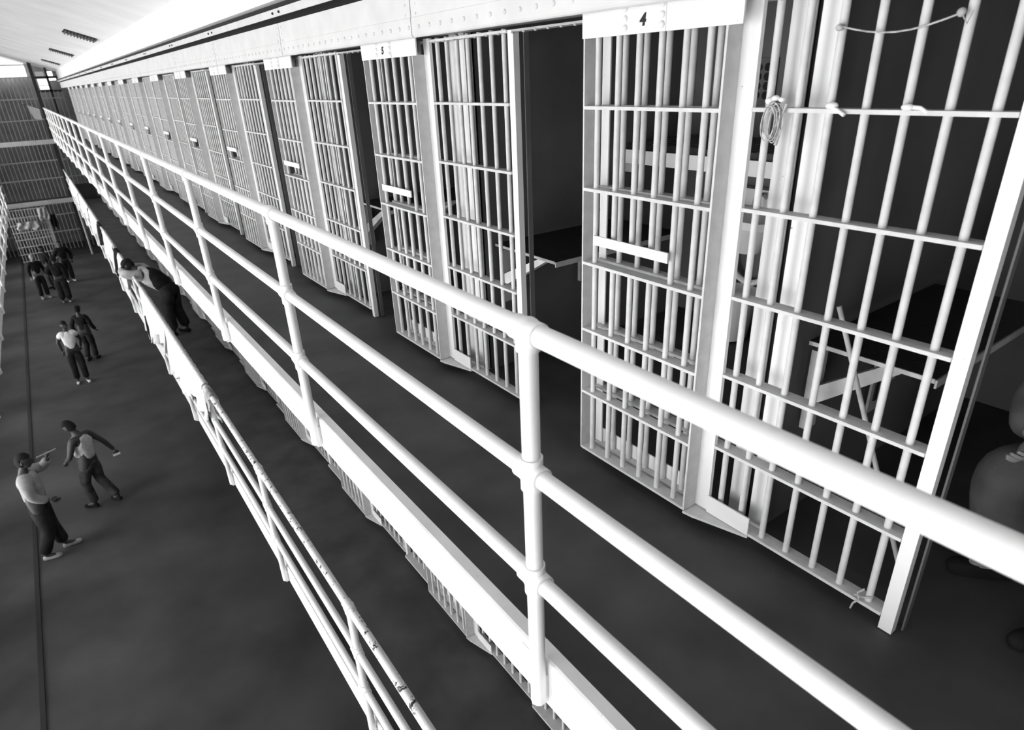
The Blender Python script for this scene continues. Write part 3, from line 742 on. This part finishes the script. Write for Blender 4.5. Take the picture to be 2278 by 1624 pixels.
def person(label, loc, rz, J, top=M_JACKET, bottom=M_TROUS, skin=M_SKIND, sleeve='long', shoes=M_CLOTH, hat=False, curl=0.5, scale=1.0, fwd=(0, 1, -0.1), bald=False, hair=True, loose=0.0, vest=None, bulk=1.0):
    D = dict(pelvis=(0, 0, 0.95), belly=(0, 0.01, 1.12), chest=(0, 0.0, 1.32), neck=(0, -0.01, 1.49), head=(0, 0.02, 1.645),
             ls=(-0.165, 0, 1.43), rs=(0.165, 0, 1.43), le=(-0.24, -0.02, 1.15), re=(0.24, -0.02, 1.15), lw=(-0.26, 0.08, 0.90), rw=(0.26, 0.08, 0.90),
             lh=(-0.09, 0, 0.90), rh=(0.09, 0, 0.90), lk=(-0.10, 0.03, 0.50), rk=(0.10, 0.03, 0.50), la=(-0.11, -0.02, 0.09), ra=(0.11, -0.02, 0.09),
             lt=(-0.13, 0.14, 0.035), rt=(0.13, 0.14, 0.035), lhd=(0, 0, -1), rhd=(0, 0, -1))
    D.update(J)
    t = thing('person', label, 'person', loc, rz=rz); t.scale = (scale,) * 3
    def cm(n, s):     # chest side nodes
        ch, sh_ = D['chest'], D[n]; return lerp(ch, sh_, 0.55)
    nb = lerp(D['neck'], D['head'], 0.55)
    def torso(e, low=True):
        g = [[(D['pelvis'], 0.128 + e), (D['belly'], 0.128 + e), (D['chest'], 0.142 + e), (D['neck'], 0.060 + e)],
             [(D['chest'], 0.142 + e), (cm('ls', 0), 0.110 + e), (D['ls'], 0.068 + e)], [(D['chest'], 0.142 + e), (cm('rs', 0), 0.110 + e), (D['rs'], 0.068 + e)]]
        return g
    g = torso(0)
    g[0].append((nb, 0.052)); g[0].append((lerp(D['neck'], D['head'], 0.85), 0.055))
    for s in 'lr':
        g.append([(D[s+'s'], 0.068), (lerp(D[s+'s'], D[s+'e'], 0.5), 0.058), (D[s+'e'], 0.046), (lerp(D[s+'e'], D[s+'w'], 0.35), 0.047), (D[s+'w'], 0.031)])
        g.append([(D['pelvis'], 0.128), (D[s+'h'], 0.100), (lerp(D[s+'h'], D[s+'k'], 0.5), 0.086), (D[s+'k'], 0.062), (lerp(D[s+'k'], D[s+'a'], 0.35), 0.062), (D[s+'a'], 0.038), (D[s+'t'], 0.030)])
    v, f = chain(g, 2); body = MB().add(v, f)
    for s in 'lr':
        hv, hf = hand_geo(D[s+'w'], D[s+'hd'] if D[s+'hd'] != (0, 0, -1) else tuple(D[s+'w'][i] - D[s+'e'][i] for i in range(3)), (1 if s == 'l' else -1, 0.4, 0), curl); body.add(hv, hf)
    up = tuple(D['head'][i] - D['neck'][i] for i in range(3))
    hd, hr, ey, fr = head_geo(D['head'], fwd, up); body.add(hd.v, hd.f)
    body.build('body', skin, t, True, local=True)
    ey.build('eyes', M_MARK, t, True, local=True)
    if hair: hr.build('hair', M_HAIR, t, True, local=True)
    # clothes
    if vest:
        e = 0.034 + loose
        g = [[(D['pelvis'], 0.128 + e), (D['belly'], 0.132 + e), (D['chest'], 0.148 + e)],
             [(D['chest'], 0.148 + e), (cm('ls', 0), 0.112 + e)], [(D['chest'], 0.148 + e), (cm('rs', 0), 0.112 + e)]]
        v, f = chain(g, 2); MB().add(v, f).build('vest', vest, t, True, local=True)
    e = 0.016 + loose
    g = torso(e)
    if sleeve == 'none':
        e = 0.026
        g = [[(D['pelvis'], 0.142 + e), (D['belly'], 0.132 + e), (D['chest'], 0.144 + e), (lerp(D['chest'], D['neck'], 0.6), 0.085 + e)],
             [(D['chest'], 0.144 + e), (cm('ls', 0), 0.112 + e)], [(D['chest'], 0.144 + e), (cm('rs', 0), 0.112 + e)]]
    for s in 'lr':
        if sleeve == 'short': g.append([(D[s+'s'], 0.068 + e), (lerp(D[s+'s'], D[s+'e'], 0.55), 0.062 + e)])
        if sleeve == 'long': g.append([(D[s+'s'], 0.068 + e), (lerp(D[s+'s'], D[s+'e'], 0.5), 0.060 + e), (D[s+'e'], 0.050 + e), (lerp(D[s+'e'], D[s+'w'], 0.93), 0.034 + e)])
    v, f = chain(g, 2); MB().add(v, f).build({'none': 'undershirt', 'short': 'tee_shirt', 'long': 'jacket'}[sleeve], top, t, True, local=True)
    e = 0.017 + loose
    g = [[(lerp(D['pelvis'], D['belly'], 0.25), 0.125 + e), (D['pelvis'], 0.125 + e)]]
    for s in 'lr':
        g.append([(D['pelvis'], 0.125 + e), (D[s+'h'], 0.102 + e), (lerp(D[s+'h'], D[s+'k'], 0.5), 0.090 + e), (D[s+'k'], 0.070 + e), (lerp(D[s+'k'], D[s+'a'], 0.5), 0.066 + e), (lerp(D[s+'k'], D[s+'a'], 0.95), 0.060 + e)])
    v, f = chain(g, 2); MB().add(v, f).build('trousers', bottom, t, True, local=True)
    for s in 'lr':
        a, to = Vector(D[s+'a']), Vector(D[s+'t']); heel = a + (a - to).normalized() * 0.05; heel.z = to.z
        v, f = chain([[(tuple(heel), 0.042), (tuple(lerp(heel, to, 0.5)), 0.042), (tuple(to), 0.042), (tuple(to + (to - Vector(heel)).normalized() * 0.06), 0.032)]], 1)
        MB().add([(x, y, max(z, D['%st' % s][2] - 0.036)) for x, y, z in v], f).build('shoe', shoes, t, True, local=True)
    if hat:
        put = fr[0]; m2 = MB()
        m3 = MB().ball((0, 0, 0), 0.094, 0.112, 0.085, 16, 10); m2.add([put(x, y, 0.055 + max(z, -0.02)) for x, y, z in m3.v], m3.f)
        pl = [(0.075 * math.cos(a), 0.08 + 0.10 * math.sin(a)) for a in [PI * i / 10 for i in range(11)]]
        m3 = MB().prism(pl, 0.040, 0.047); m2.add([put(*p) for p in m3.v], m3.f)
        m2.build('cap', M_HAIR, t, True, local=True)
    return t
G0 = GROUND
def at_az(dx, dy): return math.atan2(-dx, dy)      # rotation that turns +Y to (dx, dy)
person('man in a pale sleeveless undershirt walking on the ground floor, paper in hand', (-0.75, 12.61, G0), at_az(-0.75, 0.65),
       dict(head=(-0.02, 0.10, 1.62), neck=(0, 0.03, 1.48), chest=(0, 0.0, 1.32), le=(-0.27, 0.05, 1.16), lw=(-0.20, 0.22, 1.02), re=(0.28, -0.16, 1.17), rw=(0.36, -0.24, 0.93),
            lk=(-0.10, 0.12, 0.50), la=(-0.10, 0.06, 0.09), lt=(-0.12, 0.22, 0.035), rk=(0.10, 0.0, 0.50), ra=(0.10, -0.25, 0.11), rt=(0.11, -0.12, 0.05)),
       top=mat('grey_white_knit', 0.50, 0.9, 0.15, 20, 0, 0.5), bottom=M_TROUS2, sleeve='none', shoes=M_JACKET, fwd=(-0.1, 1, -0.5), scale=1.04)
o = MB().add([(-0.02,0,0),(0.10,0.01,0.01),(0.10,0.06,0.015),(-0.02,0.05,0),(-0.02,0,0.02),(0.10,0.01,0.03),(0.10,0.06,0.035),(-0.02,0.05,0.02)], [(0,3,2,1),(4,5,6,7),(0,1,5,4),(1,2,6,5),(2,3,7,6),(3,0,4,7)])
o = o.build('folded_paper', M_CLOTH, local=True); o.location = (-0.34, 12.67, G0 + 0.86 + ZO); tag(o, 'small folded white paper held in the walking man\'s right hand', 'paper')
person('man in a loose pale long-sleeved shirt near the left wall, one arm raised', (-1.53, 11.50, G0), at_az(0.75, -0.10),
       dict(head=(0.0, 0.05, 1.66), le=(-0.30, 0.16, 1.36), lw=(-0.13, 0.30, 1.56), re=(0.23, 0.02, 1.16), rw=(0.16, 0.20, 1.02), ra=(0.10, -0.14, 0.09), rt=(0.11, 0.02, 0.035), la=(-0.10, 0.10, 0.09), lt=(-0.12, 0.26, 0.035), lhd=(0.2, 0.1, 0.9)),
       top=mat('pale_work_shirt', 0.30, 0.9, 0.2, 8, 0, 0.8), sleeve='long', shoes=M_CLOTHG, fwd=(0.1, 1, 0.0), scale=1.10, loose=0.012)
o = MB().tube((-1.30, 11.42, G0 + 1.86), (-1.03, 11.50, G0 + 1.88), 0.012, 10).build('stick', M_CLOTHG, None, True); tag(o, 'short pale stick held level beside the shirted man\'s head', 'stick')
person('man in a bright white tee shirt and dark trousers on the ground floor', (-0.61, 19.36, G0), at_az(0.05, -1),
       dict(le=(-0.25, -0.10, 1.17), lw=(-0.20, -0.14, 0.93), re=(0.25, -0.10, 1.17), rw=(0.22, -0.12, 0.92), lk=(-0.1, 0.10, 0.5), lt=(-0.12, 0.2, 0.035), la=(-0.1, 0.06, 0.09)),
       top=M_CLOTH, sleeve='short', shoes=M_CLOTH, fwd=(-0.3, 1, 0.0), scale=0.985)
person('man in dark clothes walking just behind the one in the white tee shirt', (-0.24, 20.95, G0), at_az(0.4, 1),
       dict(le=(-0.26, -0.08, 1.16), rw=(0.26, 0.16, 0.92), lk=(-0.1, 0.12, 0.5), la=(-0.1, -0.14, 0.10)), top=M_JACKET, shoes=M_CLOTHD, scale=0.93, hat=True)
person('man in a dark jacket and white shoes standing between the cage gate and the group', (-0.21, 31.3, G0), at_az(0.2, -1),
       dict(le=(-0.30, -0.04, 1.17), re=(0.30, -0.06, 1.15), rw=(0.36, 0.02, 0.92)), top=M_JACKET, shoes=M_CLOTH, scale=0.96, loose=0.01)
person('broad man in black seen from behind, left of the man with white shoes', (-0.52, 28.0, G0), at_az(0.3, 1),
       dict(le=(-0.32, 0.02, 1.2), lw=(-0.25, 0.22, 1.05)), top=M_CLOTHD, shoes=M_CLOTHG, scale=1.0, loose=0.03)
person('man in black with a bare light face in the shadowed group, leftmost', (-1.15, 29.2, G0), at_az(0.3, -1), dict(), top=M_CLOTHD, shoes=M_CLOTHG, skin=M_SKINL, scale=0.98, hair=False)
person('man in black at the back of the shadowed group by the cage gate', (-0.80, 30.6, G0), at_az(-0.6, -0.4), dict(), top=M_CLOTHD, shoes=M_CLOTHD, scale=0.97)
# the man leaning on the lower railing
person('man in a dark cap and jacket leaning over the lower railing', (1.40, 13.75, -1.87 - TIER), at_az(-0.62, 0.52),
       dict(pelvis=(0, -0.02, 0.93), lh=(-0.09, -0.03, 0.89), rh=(0.09, -0.03, 0.89), belly=(0, 0.13, 1.07), chest=(0, 0.34, 1.20), neck=(0, 0.50, 1.31), head=(0.0, 0.65, 1.40),
            ls=(-0.165, 0.44, 1.25), rs=(0.165, 0.44, 1.25), le=(-0.27, 0.58, 1.30), re=(0.26, 0.56, 1.30), lw=(-0.08, 0.78, 1.34), rw=(0.07, 0.76, 1.345), lhd=(0.8, 0.5, -0.4), rhd=(-0.8, 0.5, -0.4),
            la=(-0.11, 0.02, 0.09), ra=(0.11, -0.12, 0.09), lk=(-0.10, 0.06, 0.49), rk=(0.10, 0.0, 0.49), rt=(0.13, 0.05, 0.035), lt=(-0.13, 0.19, 0.035)),
       top=mat('light_shirt_cloth', 0.42, 0.9, 0.3, 9, 0, 0.8), vest=M_JACKET, bottom=M_TROUS, skin=M_SKIND, shoes=M_CLOTHD, hat=True, fwd=(0, 0.75, -0.65), curl=0.7, loose=0.020, scale=1.03)
# man sitting in the doorway of the nearest cell, mostly outside the frame
person('person in dim grey work clothes sitting inside the open doorway at the right edge', (2.78, 0.12, -1.87), at_az(-0.75, 0.60),
       dict(pelvis=(0, 0, 0.52), lh=(-0.10, 0.02, 0.51), rh=(0.10, 0.02, 0.51), belly=(0, 0.06, 0.68), chest=(0, 0.16, 0.88), neck=(0, 0.20, 1.05), head=(0, 0.26, 1.20), ls=(-0.18, 0.18, 0.99), rs=(0.18, 0.18, 0.99),
            le=(-0.30, 0.28, 0.74), re=(0.30, 0.30, 0.74), lw=(-0.14, 0.42, 0.64), rw=(0.14, 0.42, 0.64), lk=(-0.18, 0.47, 0.50), rk=(0.18, 0.47, 0.50),
            la=(-0.16, 0.34, 0.09), ra=(0.16, 0.34, 0.09), lt=(-0.18, 0.48, 0.035), rt=(0.18, 0.48, 0.035)),
       top=mat('dim_work_cloth', 0.06, 0.9, 0.3, 6, 0, 0.8), bottom=mat('dim_work_trousers', 0.07, 0.9, 0.3, 6, 0, 0.8), shoes=M_CLOTHD, loose=0.03, curl=0.6, skin=M_SKINL)
t = thing('stool', 'low wooden stool under the sitting person', 'stool', (2.80, 0.10, -1.87))
MB().tube((2.80, 0.10, -1.51), (2.80, 0.10, -1.48), 0.17, 20).build('seat', M_WOOD, t, True)
for a in (0.6, 2.2, 3.7, 5.3):
    MB().tube((2.80 + 0.12 * math.cos(a), 0.10 + 0.12 * math.sin(a), -1.87), (2.80 + 0.10 * math.cos(a), 0.10 + 0.10 * math.sin(a), -1.51), 0.016, 8).build('leg', M_WOOD, t, True)
